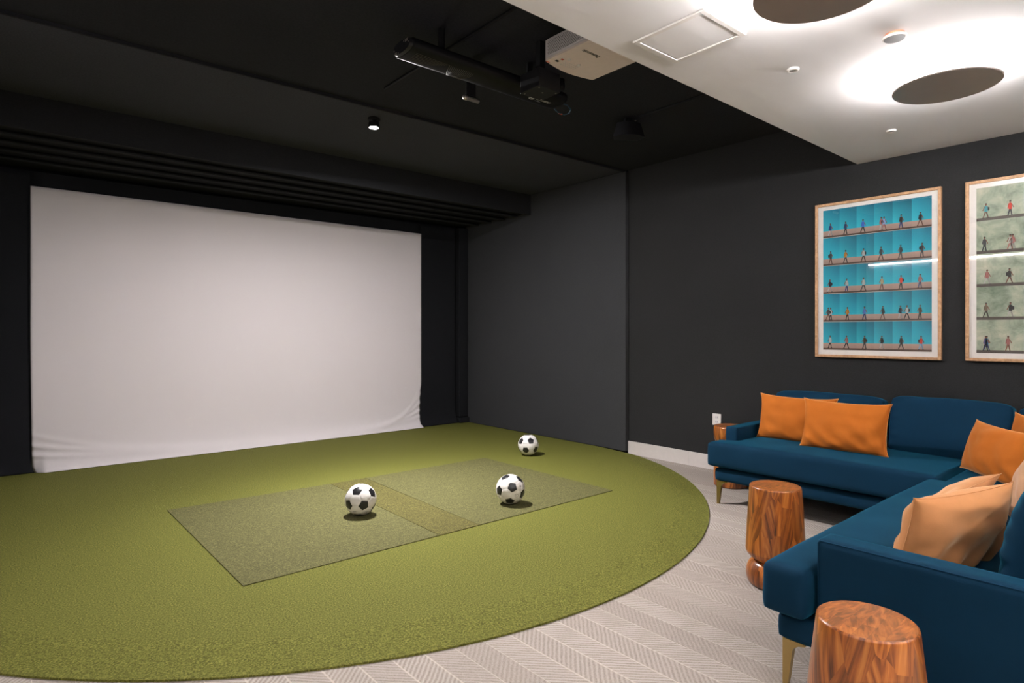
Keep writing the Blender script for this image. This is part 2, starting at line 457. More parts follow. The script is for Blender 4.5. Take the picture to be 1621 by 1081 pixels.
link('column_cover', bx(-.080, .078, -.075, .03, .085, 2.80, bev=.012, seg=3), M['black'], t, True)
link('column_foot', bx(-.083, .079, -.105, .03, .002, .075, bev=.012, seg=3), M['black'], t, True)

# ------------------------------------------------------------------ footballs
def rotm(rows): return Matrix(rows)
def ball(name, loc, R, label, marks):
    rad = .11; ph = (1 + 5 ** .5) / 2
    t = thing(name, label, 'ball', (loc[0], loc[1], loc[2]))
    V = []
    for a in (-1, 1):
        for b in (-ph, ph):
            for p in ((0, a, b), (a, b, 0), (b, 0, a)): V.append(Vector(p).normalized())
    L = min((V[0] - v).length for v in V[1:])
    adj = {i: [j for j in range(12) if j != i and abs((V[i] - V[j]).length - L) < .01] for i in range(12)}
    polys = []
    for i in range(12):
        nb = adj[i]; c = V[i]; e1 = (V[nb[0]] - c * V[nb[0]].dot(c)).normalized(); e2 = c.cross(e1)
        nb = sorted(nb, key=lambda j: atan2((V[j]).dot(e2), (V[j]).dot(e1)))
        polys.append(([V[i].lerp(V[j], .335) for j in nb], 1))
    for i in range(12):
        for j in adj[i]:
            for k in adj[i]:
                if i < j < k and k in adj[j]:
                    T = [i, j, k]
                    if V[i].cross(V[j]).dot(V[k]) < 0: T = [i, k, j]
                    P = []
                    for a in range(3):
                        A, B = V[T[a]], V[T[(a+1) % 3]]; P += [A.lerp(B, .335), A.lerp(B, .665)]
                    polys.append((P, 0))
    bm = bmesh.new(); n = 7
    for P, mi in polys:
        c = sum(P, Vector()) / len(P)
        for a in range(len(P)):
            A, B = P[a], P[(a+1) % len(P)]; grid = {}
            for i in range(n + 1):
                for j in range(n + 1 - i):
                    w = c + (A - c) * (i / n) + (B - c) * (j / n); d = (i + j) / n
                    q = w.normalized() * rad * (1 - .022 * max(0, (d - .86) / .14) ** 2)
                    grid[i, j] = bm.verts.new(R @ q)
            for i in range(n):
                for j in range(n - i):
                    f = bm.faces.new((grid[i, j], grid[i+1, j], grid[i, j+1])); f.material_index = mi
                    if i + j < n - 1:
                        f = bm.faces.new((grid[i+1, j], grid[i+1, j+1], grid[i, j+1])); f.material_index = mi
    bmesh.ops.remove_doubles(bm, verts=bm.verts, dist=1e-5)
    bmesh.ops.recalc_face_normals(bm, faces=bm.faces)
    link('panelled_cover', bm, [M['ball'], M['pent']], t, True)
    # printed marks, given as (right, up, kind, size) in the view of somebody standing in the room's near corner
    z = (Vector((0, 0, 1.3)) - Vector(loc)).normalized(); x = Vector((0, 0, 1)).cross(z).normalized(); y = z.cross(x)
    for a, b, kind, s in marks:
        c = x * a + y * b + z * sqrt(max(0, 1 - a*a - b*b)); u = y - c * y.dot(c); u.normalize(); r = u.cross(c)
        def pt(p, q, h=1.004): return (c + (r * p + u * q) / rad).normalized() * rad * h
        bm = bmesh.new()
        if kind == 'ring':
            tube(bm, [pt(s * cos(2*pi*i/24), s * sin(2*pi*i/24)) for i in range(24)], .0007, 4, True)
            tube(bm, [pt(.16 * s * cos(2*pi*i/10), .16 * s * sin(2*pi*i/10)) for i in range(10)], .0007, 4, True)
            for i in range(5):
                w = 2 * pi * i / 5; tube(bm, [pt(.8*s*cos(w), .8*s*sin(w)), pt(1.15*s*cos(w), 1.15*s*sin(w))], .0008, 4)
        else:
            for i in range(kind):
                p = (i - kind / 2) * s * .9
                tube(bm, [pt(p - .3*s, -.6*s), pt(p - .25*s, .6*s), pt(p + .3*s, .5*s), pt(p + .2*s, -.1*s), pt(p + .35*s, -.6*s)], .00055, 4)
        link('printed_mark', bm, M['greyink'] if kind == 8 else M['inkblack'], t)
    return t
ball('soccer_ball', (2.0, 3.976, .1145), rotm([[0.6671,-0.7298,-0.1496],[-0.0654,-0.2573,0.9641],[-0.7421,-0.6334,-0.2193]]),
     'white and black soccer ball on the left dark mat, nearest the camera', [(-.33, -.74, 3, .010), (.36, -.80, 'ring', .012)])
ball('soccer_ball', (2.992, 3.501, .1145), rotm([[0.8219,0.0793,0.5641],[-0.1068,0.9942,0.0158],[-0.5595,-0.0732,0.8256]]),
     'white and black soccer ball on the right dark mat, in front of the far one', [(.41, -.43, 'ring', .013), (.70, .18, 2, .010)])
ball('soccer_ball', (4.329, 4.774, .110), rotm([[0.1924,-0.91,0.3673],[0.3863,0.4143,0.8241],[-0.9021,-0.0166,0.4313]]),
     'farthest soccer ball, on plain green turf near the padded side wall', [(-.28, .09, 8, .007)])

# ------------------------------------------------------------------ sectional sofa
sofa = thing('sectional_sofa', 'L-shaped dark blue velvet sectional sofa on slim brass legs', 'sofa', (4.6, 1.0, FL))
def sp(o): o.location = Vector(o.location) - sofa.location; return o
def S(name, bm, m, **k):
    o = soft(name, bm, m, sofa, **k); o.location = -sofa.location; return o
B = M['blue']
# base of both wings
def ident(v): return v
bm = bmesh.new(); prism(bm, [(4.275, 1.10), (4.275, 2.572), (5.235, 2.572), (5.235, .13), (2.255, .13), (2.255, 1.095), (4.275, 1.095)], .150, .252)
S('sofa_base', bm, B, voxel=.016, it=5)
# arms
def arm_piping(pts):
    bm = bmesh.new(); tube(bm, pts, .0028, 8); o = link('arm_piping', bm, B, sofa, True); o.location = -sofa.location; return o
bm = bx(4.445, 5.235, 2.468, 2.572, .20, .552); S('armrest', bm, B, voxel=.012, it=5)
bm = bx(2.255, 2.372, .13, .950, .20, .560); S('armrest', bm, B, voxel=.011, it=5)
arm_piping([(2.259, .942, .225), (2.259, .942, .545), (2.262, .936, .552), (2.262, .5, .553), (2.262, .15, .553)])
arm_piping([(4.452, 2.476, .26), (4.452, 2.476, .542), (4.46, 2.476, .547), (5.2, 2.476, .547)])
# back frames
S('back_frame', bx(5.125, 5.235, .13, 2.47, .20, .60), B, voxel=.02, it=4)
S('back_frame', bx(2.37, 5.13, .13, .215, .20, .60), B, voxel=.02, it=4)
# seat cushions
def crown(cx, cy, hx, hy, h, sd):
    def f(v):
        u = max(0, 1 - ((v.x - cx) / hx) ** 2); w = max(0, 1 - ((v.y - cy) / hy) ** 2)
        k = (v.z - .268) / .16
        v = v.copy(); v.z += h * k * (u * w) ** .5
        v.z += .005 * k * noise.noise(Vector((v.x * 4 + sd, v.y * 4, sd)))
        v += Vector((noise.noise(Vector((v.y * 5, v.z * 9, sd))), noise.noise(Vector((v.x * 5, v.z * 9, sd + 3))), 0)) * .004
        return v
    return f
bm = bmesh.new(); prism(bm, [(4.232, 1.085), (4.232, 2.612), (4.428, 2.612), (4.438, 2.462), (5.13, 2.462), (5.13, 1.085)], .264, .436)
S('seat_cushion', bm, B, voxel=.014, it=16, fn=crown(4.6, 1.85, .5, .85, .030, 1))
bm = bmesh.new(); prism(bm, [(4.215, .22), (4.215, 1.070), (5.13, 1.070), (5.13, .22)], .264, .424)
S('seat_cushion', bm, B, voxel=.014, it=16, fn=crown(4.65, .65, .5, .5, .008, 2))
bm = bmesh.new(); prism(bm, [(2.188, 1.128), (2.188, .962), (2.382, .950), (2.382, .22), (4.200, .22), (4.200, 1.128)], .264, .440)
S('seat_cushion', bm, B, voxel=.014, it=16, fn=crown(3.2, .72, 1.1, .5, .022, 3))
# back cushions: block in local frame, leaned and puffed
def back_cushion(c, w, h, th, rz, lean, sd):
    bm = bx(-w/2, w/2, -th/2, th/2, 0, h)
    R = Matrix.Rotation(rz, 4, 'Z') @ Matrix.Rotation(-lean, 4, 'X'); T = Matrix.Translation(c)
    def f(v):
        v = v.copy(); u = v.x / (w/2); q = v.z / h
        k = max(0, 1 - u*u) ** .6 * max(0, 1 - (2*q - 1) ** 2) ** .6
        v.y *= (1 + .35 * k) * (1 - .25 * q ** 3)
        v.z += .012 * q * (1 - u*u) + .008 * q * noise.noise(Vector((v.x * 5, sd, 1)))
        v.z -= .012 * q * math.exp(-((abs(u) - 1) / .12) ** 2)
        rip = math.exp(-((abs(u) - .93) / .12) ** 2) * sin(v.z * 95 + sd) * .0035
        v.y += rip * (1 if v.y > 0 else -1)
        v.y += .008 * noise.noise(Vector((v.x * 4, v.z * 5, sd)))
        return T @ (R @ v)
    return S('back_cushion', bm, B, voxel=.014, it=14, fn=f)
back_cushion((5.035, 2.035, .425), .825, .385, .165, -pi/2, .14, 1)
back_cushion((5.03, 1.225, .425), .705, .405, .17, -pi/2, .14, 2)
back_cushion((5.04, .62, .415), .46, .40, .17, -pi/2, .12, 3)
back_cushion((2.765, .360, .425), .80, .385, .19, pi, .10, 4)
back_cushion((3.60, .335, .425), .79, .37, .17, pi, .12, 5)
back_cushion((4.38, .335, .415), .70, .37, .17, pi, .12, 6)
# legs: flared blade legs of brass
def leg(x, y, sx, sy, far=False):
    bm = bmesh.new(); rings = []
    prof = [(.150, .088), (.143, .084), (.136, .060), (.126, .044), (.112, .037), (.06, .030), (.0, .023), (FL + .001, .018)]
    for z, s in prof:
        t = .024 if z > 0.1 else .024 - .006 * (.1 - z) / .13
        pts = [(x, y), (x + sx * s, y), (x + sx * s, y + sy * t), (x + sx * t, y + sy * t), (x + sx * t, y + sy * s), (x, y + sy * s)]
        rings.append([bm.verts.new((a, b, z)) for a, b in pts])
    n = 6
    for A, Bv in zip(rings, rings[1:]):
        for i in range(n): bm.faces.new((A[i], A[(i+1) % n], Bv[(i+1) % n], Bv[i]))
    bm.faces.new(rings[0]); bm.faces.new(rings[-1])
    bmesh.ops.recalc_face_normals(bm, faces=bm.faces)
    o = link('leg', bm, M['brass'], sofa); o.location = -sofa.location
    o['label'] = 'tapered brass leg'
leg(4.295, 2.556, 1, -1); leg(2.272, 1.078, 1, -1); leg(5.21, 2.556, -1, -1); leg(2.272, .15, 1, 1)
leg(5.21, .15, -1, 1); leg(4.30, 1.12, 1, 1); leg(3.3, 1.078, 1, -1); leg(3.3, .15, 1, 1)

# ------------------------------------------------------------------ throw pillows
def pillow(loc, rz, lean, w, h, th, mat, label, sd, roll=0, pip='piping', wr=1.0, round_=False, name='throw_pillow'):
    t = thing(name, label, 'pillow', loc, rz, group=None)
    n = 44; bm = bmesh.new()
    R = Matrix.Rotation(-lean, 3, 'X') @ Matrix.Rotation(roll, 3, 'Y')
    def outline(u, v):
        if round_:
            a = sqrt(max(1e-9, 1 - v*v/2)) * u; b = sqrt(max(1e-9, 1 - u*u/2)) * v; return a, b
        px = u * (1 - .055 * (1 - v*v) * u*u * u*u); pz = v * (1 - .075 * (1 - u*u) * v*v)
        k = (abs(u) * abs(v)) ** 10
        return px * (1 + .035 * k), pz * (1 + .05 * k)
    def P(u, v, s):
        a, b = outline(u, v)
        k = max(0, (1 - u*u) * (1 - v*v))
        y = th / 2 * k ** (.5 if round_ else .44)
        cr = min(1, k * 3)
        y += cr * wr * .009 * noise.noise(Vector((u * 2.2, v * 2.2, sd + s)))
        d = min((u - 1) ** 2 + (v + 1) ** 2, (u + 1) ** 2 + (v + 1) ** 2)
        y += wr * .006 * cr * math.exp(-d * .9) * sin(14 * (u * .9 + v * .5) + sd)
        y += wr * .0045 * cr * math.exp(-((v + .72) / .3) ** 2) * sin(u * 11 + v * 6 + sd * 2)
        zz = b * h / 2 + h / 2
        zz -= .012 * (1 - v) * .5 * (1 - u*u)     # slumps a little on the seat
        p = Vector((a * w / 2, -s * y, zz))
        return R @ (p - Vector((0, 0, 0)))
    edge = {}
    for s in (1, -1):
        g = {}
        for i in range(n + 1):
            for j in range(n + 1):
                u = -cos(pi * i / n) * .35 + (2 * i / n - 1) * .65; v = -cos(pi * j / n) * .35 + (2 * j / n - 1) * .65
                if i in (0, n) or j in (0, n):
                    if (i, j) not in edge: edge[i, j] = bm.verts.new(P(u, v, 0.0001))
                    g[i, j] = edge[i, j]
                else: g[i, j] = bm.verts.new(P(u, v, s))
        for i in range(n):
            for j in range(n):
                f = (g[i, j], g[i+1, j], g[i+1, j+1], g[i, j+1]); bm.faces.new(f if s > 0 else f[::-1])
    link('pillow_cover', bm, mat, t, True)
    loop = [(i, 0) for i in range(n)] + [(n, j) for j in range(n)] + [(i, n) for i in range(n, 0, -1)] + [(0, j) for j in range(n, 0, -1)]
    pts = []
    for i, j in loop:
        u = -cos(pi * i / n) * .35 + (2 * i / n - 1) * .65; v = -cos(pi * j / n) * .35 + (2 * j / n - 1) * .65
        pts.append(P(u, v, 0.0001))
    bm = bmesh.new(); tube(bm, pts, .0022, 6, True); link('piping', bm, M[pip], t, True)
    return t
OR = M['orange']
pillow((4.70, 2.145, .462), -pi/2 - .02, .20, .585, .345, .15, OR, 'orange velvet pillow on the far left, partly behind another orange pillow', 1.3, wr=1.6)
pillow((4.545, 1.735, .470), -pi/2 + .03, .24, .565, .345, .155, OR, 'orange velvet lumbar pillow standing in front of the leftmost pillow', 4.1, wr=1.9)
pillow((4.43, .885, .455), radians(-140), .30, .56, .305, .15, OR, 'orange velvet pillow leaning in the sofa corner, in front of another', 7.7)
pillow((4.655, .70, .452), radians(-136), .22, .56, .345, .13, OR, 'orange velvet pillow mostly hidden behind the one in the sofa corner', 9.2)
pillow((2.672, .668, .442), radians(163), .26, .56, .300, .17, M['caramel'], 'large caramel velvet pillow just behind the near armrest', 12.6, wr=2.0, pip='caramel')
pillow((3.32, .87, .462), radians(176), .80, .54, .25, .11, M['caramel'], 'caramel velvet pillow slumped behind the large caramel one', 15.5, pip='caramel')
pillow((3.44, .555, .452), radians(186), .30, .42, .40, .20, M['peach'], 'round pale peach velvet cushion at the right edge', 18.2, round_=True, pip='peach', name='round_cushion', wr=1.3)

# ------------------------------------------------------------------ wooden stump side tables
def smooth_prof(pts, k=6):
    out = []
    for i in range(len(pts) - 1):
        p0 = pts[max(0, i-1)]; p1 = pts[i]; p2 = pts[i+1]; p3 = pts[min(len(pts)-1, i+2)]
        for j in range(k):
            t = j / k
            out.append(tuple(.5 * ((2*p1[a]) + (-p0[a]+p2[a])*t + (2*p0[a]-5*p1[a]+4*p2[a]-p3[a])*t*t + (-p0[a]+3*p1[a]-3*p2[a]+p3[a])*t**3) for a in (0, 1)))
    return out + [pts[-1]]
def stump(x, y, rz, label, flip=False, flare=1.0):
    t = thing('stump_side_table', label, 'side table', (x, y, FL + .001), rz, 'hourglass wooden side tables')
    H = .52
    if not flip:
        lo = smooth_prof([(.120, 0.0), (.134, .010), (.1445, .045), (.140, .085), (.124, .116), (.106, .130)])
        up = smooth_prof([(.104, .131), (.120, .142), (.140, .160), (.1475, .178)]) + [(.1475, .181)] + smooth_prof([(.147, .186), (.138, .36), (.128, .512)]) + [(.1265, .5175), (.123, .519)]
        up = [(r * (1 + (flare - 1) * min(1, (.519 - z) / .30)), z) for r, z in up]
        bm = bmesh.new(); lathe(bm, [(0, 0)] + lo, 72); lathe_up = [(0.10, .1305)] + up; lathe(bm, lathe_up, 72)
        link('table_body', bm, M['stave'], t, True)
        bm = bmesh.new(); lathe(bm, [(.1235, .5192), (.1225, .5200), (0, .5202)], 72); link('table_top', bm, M['stavetop'], t)
    else:
        lo = [(0, 0), (.140, 0), (.1465, .006)] + smooth_prof([(.147, .01), (.1475, .20), (.145, .285), (.130, .325), (.105, .343)])
        up = smooth_prof([(.104, .344), (.122, .362), (.140, .40), (.1465, .45), (.146, .505)]) + [(.143, .513), (.139, .516)]
        bm = bmesh.new(); lathe(bm, lo, 72); lathe(bm, up, 72); link('table_body', bm, M['stave'], t, True)
        bm = bmesh.new(); lathe(bm, [(.1392, .5162), (.136, .517), (0, .5172)], 72); link('table_top', bm, M['stavetop'], t)
    return t
stump(4.90, 2.775, -2.5, 'hourglass wooden side table behind the far end of the sofa, by the wall', True)
stump(3.150, 1.533, -2.75, 'hourglass wooden side table in the open corner between both sofa wings')
stump(1.875, .650, -2.6, 'hourglass wooden side table closest to the camera, beside the near armrest', flare=1.10)

# ------------------------------------------------------------------ framed pictures
def picture(y0, y1, z0, z1, n_y, palette, m, label, green=False):
    """print seen from -X; columns run from high y (left) to low y"""
    t = thing('framed_picture', label, 'picture', (XR - .001, (y0 + y1) / 2, z0), group='framed photographs of walking people')
    L = t.location; X = -.032
    w = (y1 - y0) / 2; h = z1 - z0; fw = .021
    fr = bmesh.new()
    box(fr, X, 0, -w, -w + fw, 0, h, bev=.0015, seg=1); box(fr, X, 0, w - fw, w, 0, h, bev=.0015, seg=1)
    box(fr, X, 0, -w + fw, w - fw, 0, fw, bev=.0015, seg=1); box(fr, X, 0, -w + fw, w - fw, h - fw, h, bev=.0015, seg=1)
    link('picture_frame', fr, M['oak'], t)
    link('mount_board', bx(-.018, -.012, -w + fw, w - fw, fw, h - fw), M['mount'], t)
    # print
    bm = bmesh.new(); col = bm.loops.layers.color.new('Col'); wl = bm.loops.layers.color.new('Wall')
    mb = .041; A = w - fw - mb; zb = fw + mb - .004; zt = h - fw - mb + .008
    Hh = (zt - zb) / 5; dw = 2 * A / n_y
    def quad(pts, cols, x, wall=0):
        f = bm.faces.new([bm.verts.new((x, p[0], p[1])) for p in pts])
        for i, l in enumerate(f.loops):
            c = cols[i] if isinstance(cols, list) else cols
            l[col] = (*c, 1); l[wl] = (wall, wall, wall, 1)
    def strip(ya, yb, za, zc, cbl, cbr, ctr, ctl, wall=0, x=-.0185):
        k = 4
        for i in range(k):
            for j in range(k):
                def cc(u, v):
                    return tuple((cbl[q]*(1-u)+cbr[q]*u)*(1-v) + (ctl[q]*(1-u)+ctr[q]*u)*v for q in range(3))
                u0, u1, v0, v1 = i/k, (i+1)/k, j/k, (j+1)/k
                Y = lambda u: ya + (yb - ya) * u
                Z = lambda v: za + (zc - za) * v
                quad([(Y(u0), Z(v0)), (Y(u1), Z(v0)), (Y(u1), Z(v1)), (Y(u0), Z(v1))], [cc(u0,v0), cc(u1,v0), cc(u1,v1), cc(u0,v1)], x, wall)
    rr = random.Random(3 if green else 5)
    for r in range(5):
        for c in range(n_y):
            ya = A - c * dw; yb = ya - dw; za = zt - (r + 1) * Hh; zc = za + Hh
            zp = za + Hh * .075; zs = za + Hh * (.25 if not green else .09)
            d = rr.uniform(.9, 1.1)
            if not green:
                lt = (.07*d, .60*d, .68*d); dk = (.003, .37*d, .46*d); md = (.035, .52*d, .61*d)
                strip(ya, yb, zs, zc, (.18, .68, .75), lt, dk, md)
                strip(ya, yb, zp, zs, (.62, .50, .45), (.58, .47, .43), (.66, .55, .50), (.66, .55, .50), x=-.0185)
                strip(ya, yb, za + .004, zp, (.25, .17, .13), (.22, .15, .12), (.36, .26, .21), (.36, .26, .21))
                strip(ya, yb, za, za + .004, (.7, .66, .62), (.7, .66, .62), (.7, .66, .62), (.7, .66, .62))
            else:
                strip(ya, yb, zs, zc, lt := (.3, .35, .27), lt, lt, lt, 1)
                strip(ya, yb, za, zs, (.26, .22, .2), (.26, .22, .2), (.33, .3, .27), (.33, .3, .27))
            # one strolling figure
            ppl = palette[r][c] if c < len(palette[r]) else [(rr.choice([(.1,.1,.12),(.5,.2,.1),(.6,.6,.6),(.1,.2,.4)]), (.05,.05,.08), 0)]
            for (top, leg_, dx) in ppl:
                f0 = ya - dw * (.42 + rr.uniform(-.06, .06)) + dx * dw; fz = za + Hh * .07; s = Hh * .45
                sk = (.45, .27, .19); hair = rr.choice([(.02, .015, .012), (.06, .03, .02), (.25, .14, .06)]); dr = rr.choice([-1, 1])
                st = rr.uniform(.08, .17)
                def q4(p, c_, lay): quad([(f0 + a * s, fz + b * s) for a, b in p], c_, -.0186 - lay * .0001)
                q4([(-.03, .46), (.06, .46), (st + .05, .03), (st - .01, .03)], leg_, 1)
                q4([(-.06, .46), (.03, .46), (-st + .05, .03), (-st - .01, .03)], tuple(x * .8 for x in leg_), 1)
                q4([(st - .02, 0), (st + .09 if dr > 0 else st + .06, 0), (st + .06, .035), (st - .02, .035)], (.05, .04, .04), 2)
                q4([(-st - .05, 0), (-st + .05, 0), (-st + .05, .035), (-st - .02, .035)], (.05, .04, .04), 2)
                q4([(-.085, .42), (.085, .42), (.095, .80), (.02, .84), (-.09, .80)][:4] + [(-.09, .80)], top, 3)
                q4([(.05 * dr, .78), (.10 * dr, .76), (.20 * dr, .52), (.15 * dr, .50)], sk, 4)
                q4([(-.05 * dr, .78), (-.10 * dr, .76), (-.15 * dr, .48), (-.10 * dr, .48)], tuple(x * .85 for x in top), 4)
                q4([(-.022, .82), (.022, .82), (.022, .87), (-.022, .87)], sk, 4)
                q4([(.055 * cos(2*pi*i/8), .91 + .065 * sin(2*pi*i/8)) for i in range(8)], sk, 5)
                q4([(-.065, .93), (.06, .94), (.04, .99), (-.04, .995)], hair, 6)
                if rr.random() < .3: q4([(-.10 * dr, .75), (-.19 * dr, .72), (-.19 * dr, .52), (-.10 * dr, .50)], (.06, .06, .08), 5)
    bmesh.ops.recalc_face_normals(bm, faces=bm.faces)
    for f in bm.faces:
        if f.normal.x > 0: f.normal_flip()
    link('photo_print', bm, m, t)
    link('glass_pane', bx(-.0265, -.0245, -w + fw, w - fw, fw, h - fw), M['glass'], t)
    return t
bl, kb, wh, rd, og, yl, gy, br, sk, pk, nv = (.02,.16,.42), (.015,.015,.02), (.65,.63,.62), (.45,.06,.05), (.75,.16,.03), (.7,.45,.08), (.2,.2,.22), (.16,.10,.06), (.42,.26,.18), (.6,.35,.33), (.03,.05,.14)
pal1 = [[[(bl, wh, 0)], [((.01,.12,.30), kb, 0)], [((.2,.35,.7), kb, 0)], [((.5,.55,.7), pk, -.08), (pk, wh, .04)], [(br, bl, 0)], [(kb, sk, 0)]],
        [[(gy, sk, 0)], [(yl, gy, 0)], [(wh, br, 0)], [(gy, br, 0)], [(gy, gy, 0)], [(gy, gy, -.08)]],
        [[(nv, wh, 0)], [(wh, bl, 0)], [(wh, gy, 0)], [((.62,.55,.42), sk, 0)], [(og, kb, 0)], [(pk, (.2,.25,.4), 0)]],
        [[(wh, gy, -.05), (gy, sk, .05)], [(yl, kb, 0)], [((.3,.4,.65), (.05,.12,.35), 0)], [(kb, sk, 0)], [(nv, wh, .0), (wh, kb, -.28)], [((.3,.18,.03), (.12,.08,.02), 0)]],
        [[(wh, kb, 0)], [(pk, kb, 0)], [((.25,.16,.08), gy, 0)], [(kb, wh, 0)], [(kb, kb, 0)], [(og, (.4,.6,.75), 0)]]]
pal2 = [[[((.2,.55,.6), sk, 0)], [(og, nv, 0)]], [[(gy, nv, 0)], [(wh, pk, 0), (pk, wh, -.16)]], [[(pk, wh, 0)], [(kb, sk, 0)]],
        [[((.4,.32,.24), br, 0)], [(kb, wh, 0)]], [[((.5,.3,.5), kb, .06), ((.05,.4,.6), bl, -.08)], [(pk, (.5,.3,.2), 0)]]]
picture(1.335, 2.234, 1.095, 2.371, 6, pal1, M['print'], 'framed photo grid of people walking past turquoise walls')
picture(.291, 1.190, 1.097, 2.371, 6, pal2, M['printg'], 'framed photo grid of people walking past mottled green walls, at the right edge', True)

# wall outlet
t = thing('wall_outlet', 'white wall outlet plate above the far side table', 'outlet', (XR - .0005, 3.166, .404))
link('cover_plate', bx(-.006, 0, -.045, .045, 0, .112, bev=.003), M['white'], t)
for z in (.034, .078):
    r = link('socket', bx(-.008, -.0055, -.017, .017, z - .014, z + .014, bev=.004), M['casing'], t)
    bm = bmesh.new(); box(bm, -.0085, -.0078, -.009, -.006, z - .006, z + .006); box(bm, -.0085, -.0078, .006, .009, z - .006, z + .006)
    link('slot', bm, M['inkblack'], r)

# ------------------------------------------------------------------ halo disc lights on the white ceiling
def disc_light(x, y, label, r=.236):
    t = thing('halo_ceiling_light', label, 'ceiling light', (x, y, ZW), group='round halo ceiling lights')
    bm = bmesh.new(); lathe(bm, [(0, -.101), (r - .004, -.101), (r, -.098), (r, -.093), (r - .006, -.091), (0, -.091)], 96)
    bmesh.ops.recalc_face_normals(bm, faces=bm.faces); d = link('disc_shade', bm, M['disc'], t)
    bm = bmesh.new(); lathe(bm, [(0, -.0905), (r * .74, -.0905), (r * .74, -.034), (0, -.033)], 64)
    bmesh.ops.recalc_face_normals(bm, faces=bm.faces); link('led_ring', bm, M['halo'], t)
    bm = bmesh.new(); lathe(bm, [(0, -.0325), (.05, -.0325), (.05, -.0005), (0, -.0005)], 32)
    bmesh.ops.recalc_face_normals(bm, faces=bm.faces); link('ceiling_mount', bm, M['white'], t)
    return t
disc_light(3.735, .922, 'round bronze disc light with white halo above the sofa, fully in view')
disc_light(2.335, .963, 'round bronze disc light with halo, cut by the top edge of the frame')
disc_light(.935, .963, 'added round halo ceiling light, unseen, brightening the near carpet')  # unseen disc added to light the near carpet
for x, y in [(a, b) for a in (.935, 2.335, 3.735) for b in (-.45, -1.86)]:  # unseen disc rows, added as fill for pillows, carpet and ceiling
    disc_light(x, y, 'added round halo ceiling light, unseen, giving fill from the back of the lounge')

# unseen fill downlights, added to brighten the carpet, ceiling and near pillows
FILL_DL = [(.2, -.95), (1.65, -1.15), (3.1, -1.15), (4.55, -1.15), (-.7, .3), (.9, -2.6), (3.1, -2.6)]
for i, (x, y) in enumerate(FILL_DL):
    t = thing('fill_downlight', 'small round fill downlight added at the back of the lounge, unseen', 'downlight', (x, y, ZW - .0005), group='added fill downlights at the back')
    bm = bmesh.new(); lathe(bm, [(.038, -.001), (.055, 0), (.056, -.004), (.050, -.008), (.040, -.007), (.038, -.001)], 32); bmesh.ops.recalc_face_normals(bm, faces=bm.faces); link('trim_ring', bm, M['white'], t, True)
    bm = bmesh.new(); lathe(bm, [(0, -.002), (.038, -.002), (.038, -.004), (0, -.004)], 24); bmesh.ops.recalc_face_normals(bm, faces=bm.faces); link('lens', bm, M['fill_lens'], t)

# access hatch, smoke detector, sprinklers
t = thing('access_hatch', 'square white access hatch with double frame in the white ceiling', 'hatch', (2.445, 1.597, ZW - .001))
def frame(bm, a, b, w, z0, z1):
    box(bm, -a, a, -b, -b + w, z0, z1, bev=.001, seg=1); box(bm, -a, a, b - w, b, z0, z1, bev=.001, seg=1)
    box(bm, -a, -a + w, -b + w, b - w, z0, z1, bev=.001, seg=1); box(bm, a - w, a, -b + w, b - w, z0, z1, bev=.001, seg=1)
bm = bmesh.new(); frame(bm, .168, .190, .024, -.009, 0); link('outer_frame', bm, M['white'], t)
link('hatch_door', bx(-.139, .139, -.161, .161, -.005, 0, bev=.001, seg=1), M['plaster'], t)
bm = bmesh.new(); frame(bm, .1435, .1655, .0035, -.0015, 0); link('shadow_gap', bm, M['greyink'], t)
t.rotation_euler.z = -.02
t = thing('smoke_detector', 'small round white smoke detector with copper coloured band on the white ceiling', 'smoke detector', (3.13, .968, ZW - .001))
bm = bmesh.new(); lathe(bm, [(0, 0), (.040, 0), (.040, -.012), (0, -.012)], 40); bmesh.ops.recalc_face_normals(bm, faces=bm.faces); link('detector_base', bm, M['copper'], t)
bm = bmesh.new(); lathe(bm, [(0, -.012), (.048, -.012), (.050, -.016), (.047, -.021), (.043, -.022), (0, -.022)], 40); bmesh.ops.recalc_face_normals(bm, faces=bm.faces); link('detector_cover', bm, M['white'], t)
bm = bmesh.new(); lathe(bm, [(0, -.0222), (.042, -.0222), (.042, -.0235), (0, -.0235)], 40); bmesh.ops.recalc_face_normals(bm, faces=bm.faces); link('sensor_face', bm, M['sensor'], t)
for (x, y, lab) in ((3.147, 1.439, 'small white ring sprinkler head between the hatch and the bronze disc light'), (4.604, 1.444, 'small white ring sprinkler head near the right wall, below the disc light')):
    t = thing('ceiling_sprinkler', lab, 'sprinkler', (x, y, ZW - .001), group='recessed sprinkler heads')
    bm = bmesh.new(); lathe(bm, [(.017, -.001), (.030, 0), (.031, -.004), (.027, -.011), (.019, -.012), (.017, -.001)], 32); bmesh.ops.recalc_face_normals(bm, faces=bm.faces); link('trim_ring', bm, M['white'], t, True)
    bm = bmesh.new(); lathe(bm, [(0, -.002), (.0175, -.002), (.0175, -.006), (0, -.006)], 24); bmesh.ops.recalc_face_normals(bm, faces=bm.faces); link('sprinkler_plate', bm, M['sensor'], t)

# ------------------------------------------------------------------ equipment on the black ceiling
# spotlight
t = thing('ceiling_spotlight', 'bright round spotlight on the black ceiling in front of the screen', 'spotlight', (2.406, 4.548, ZB - .003))
bm = bmesh.new(); lathe(bm, [(0, 0), (.05, 0), (.05, -.012), (.012, -.014), (.012, -.03), (.043, -.034), (.046, -.075), (.041, -.078), (.040, -.068)], 40); bmesh.ops.recalc_face_normals(bm, faces=bm.faces)
link('lamp_housing', bm, M['dark'], t, True)
bm = bmesh.new(); bmesh.ops.create_uvsphere(bm, u_segments=24, v_segments=12, radius=.034)
for v in bm.verts: v.co.z = v.co.z * .45 - .070
link('lamp_lens', bm, M['lamp'], t, True)

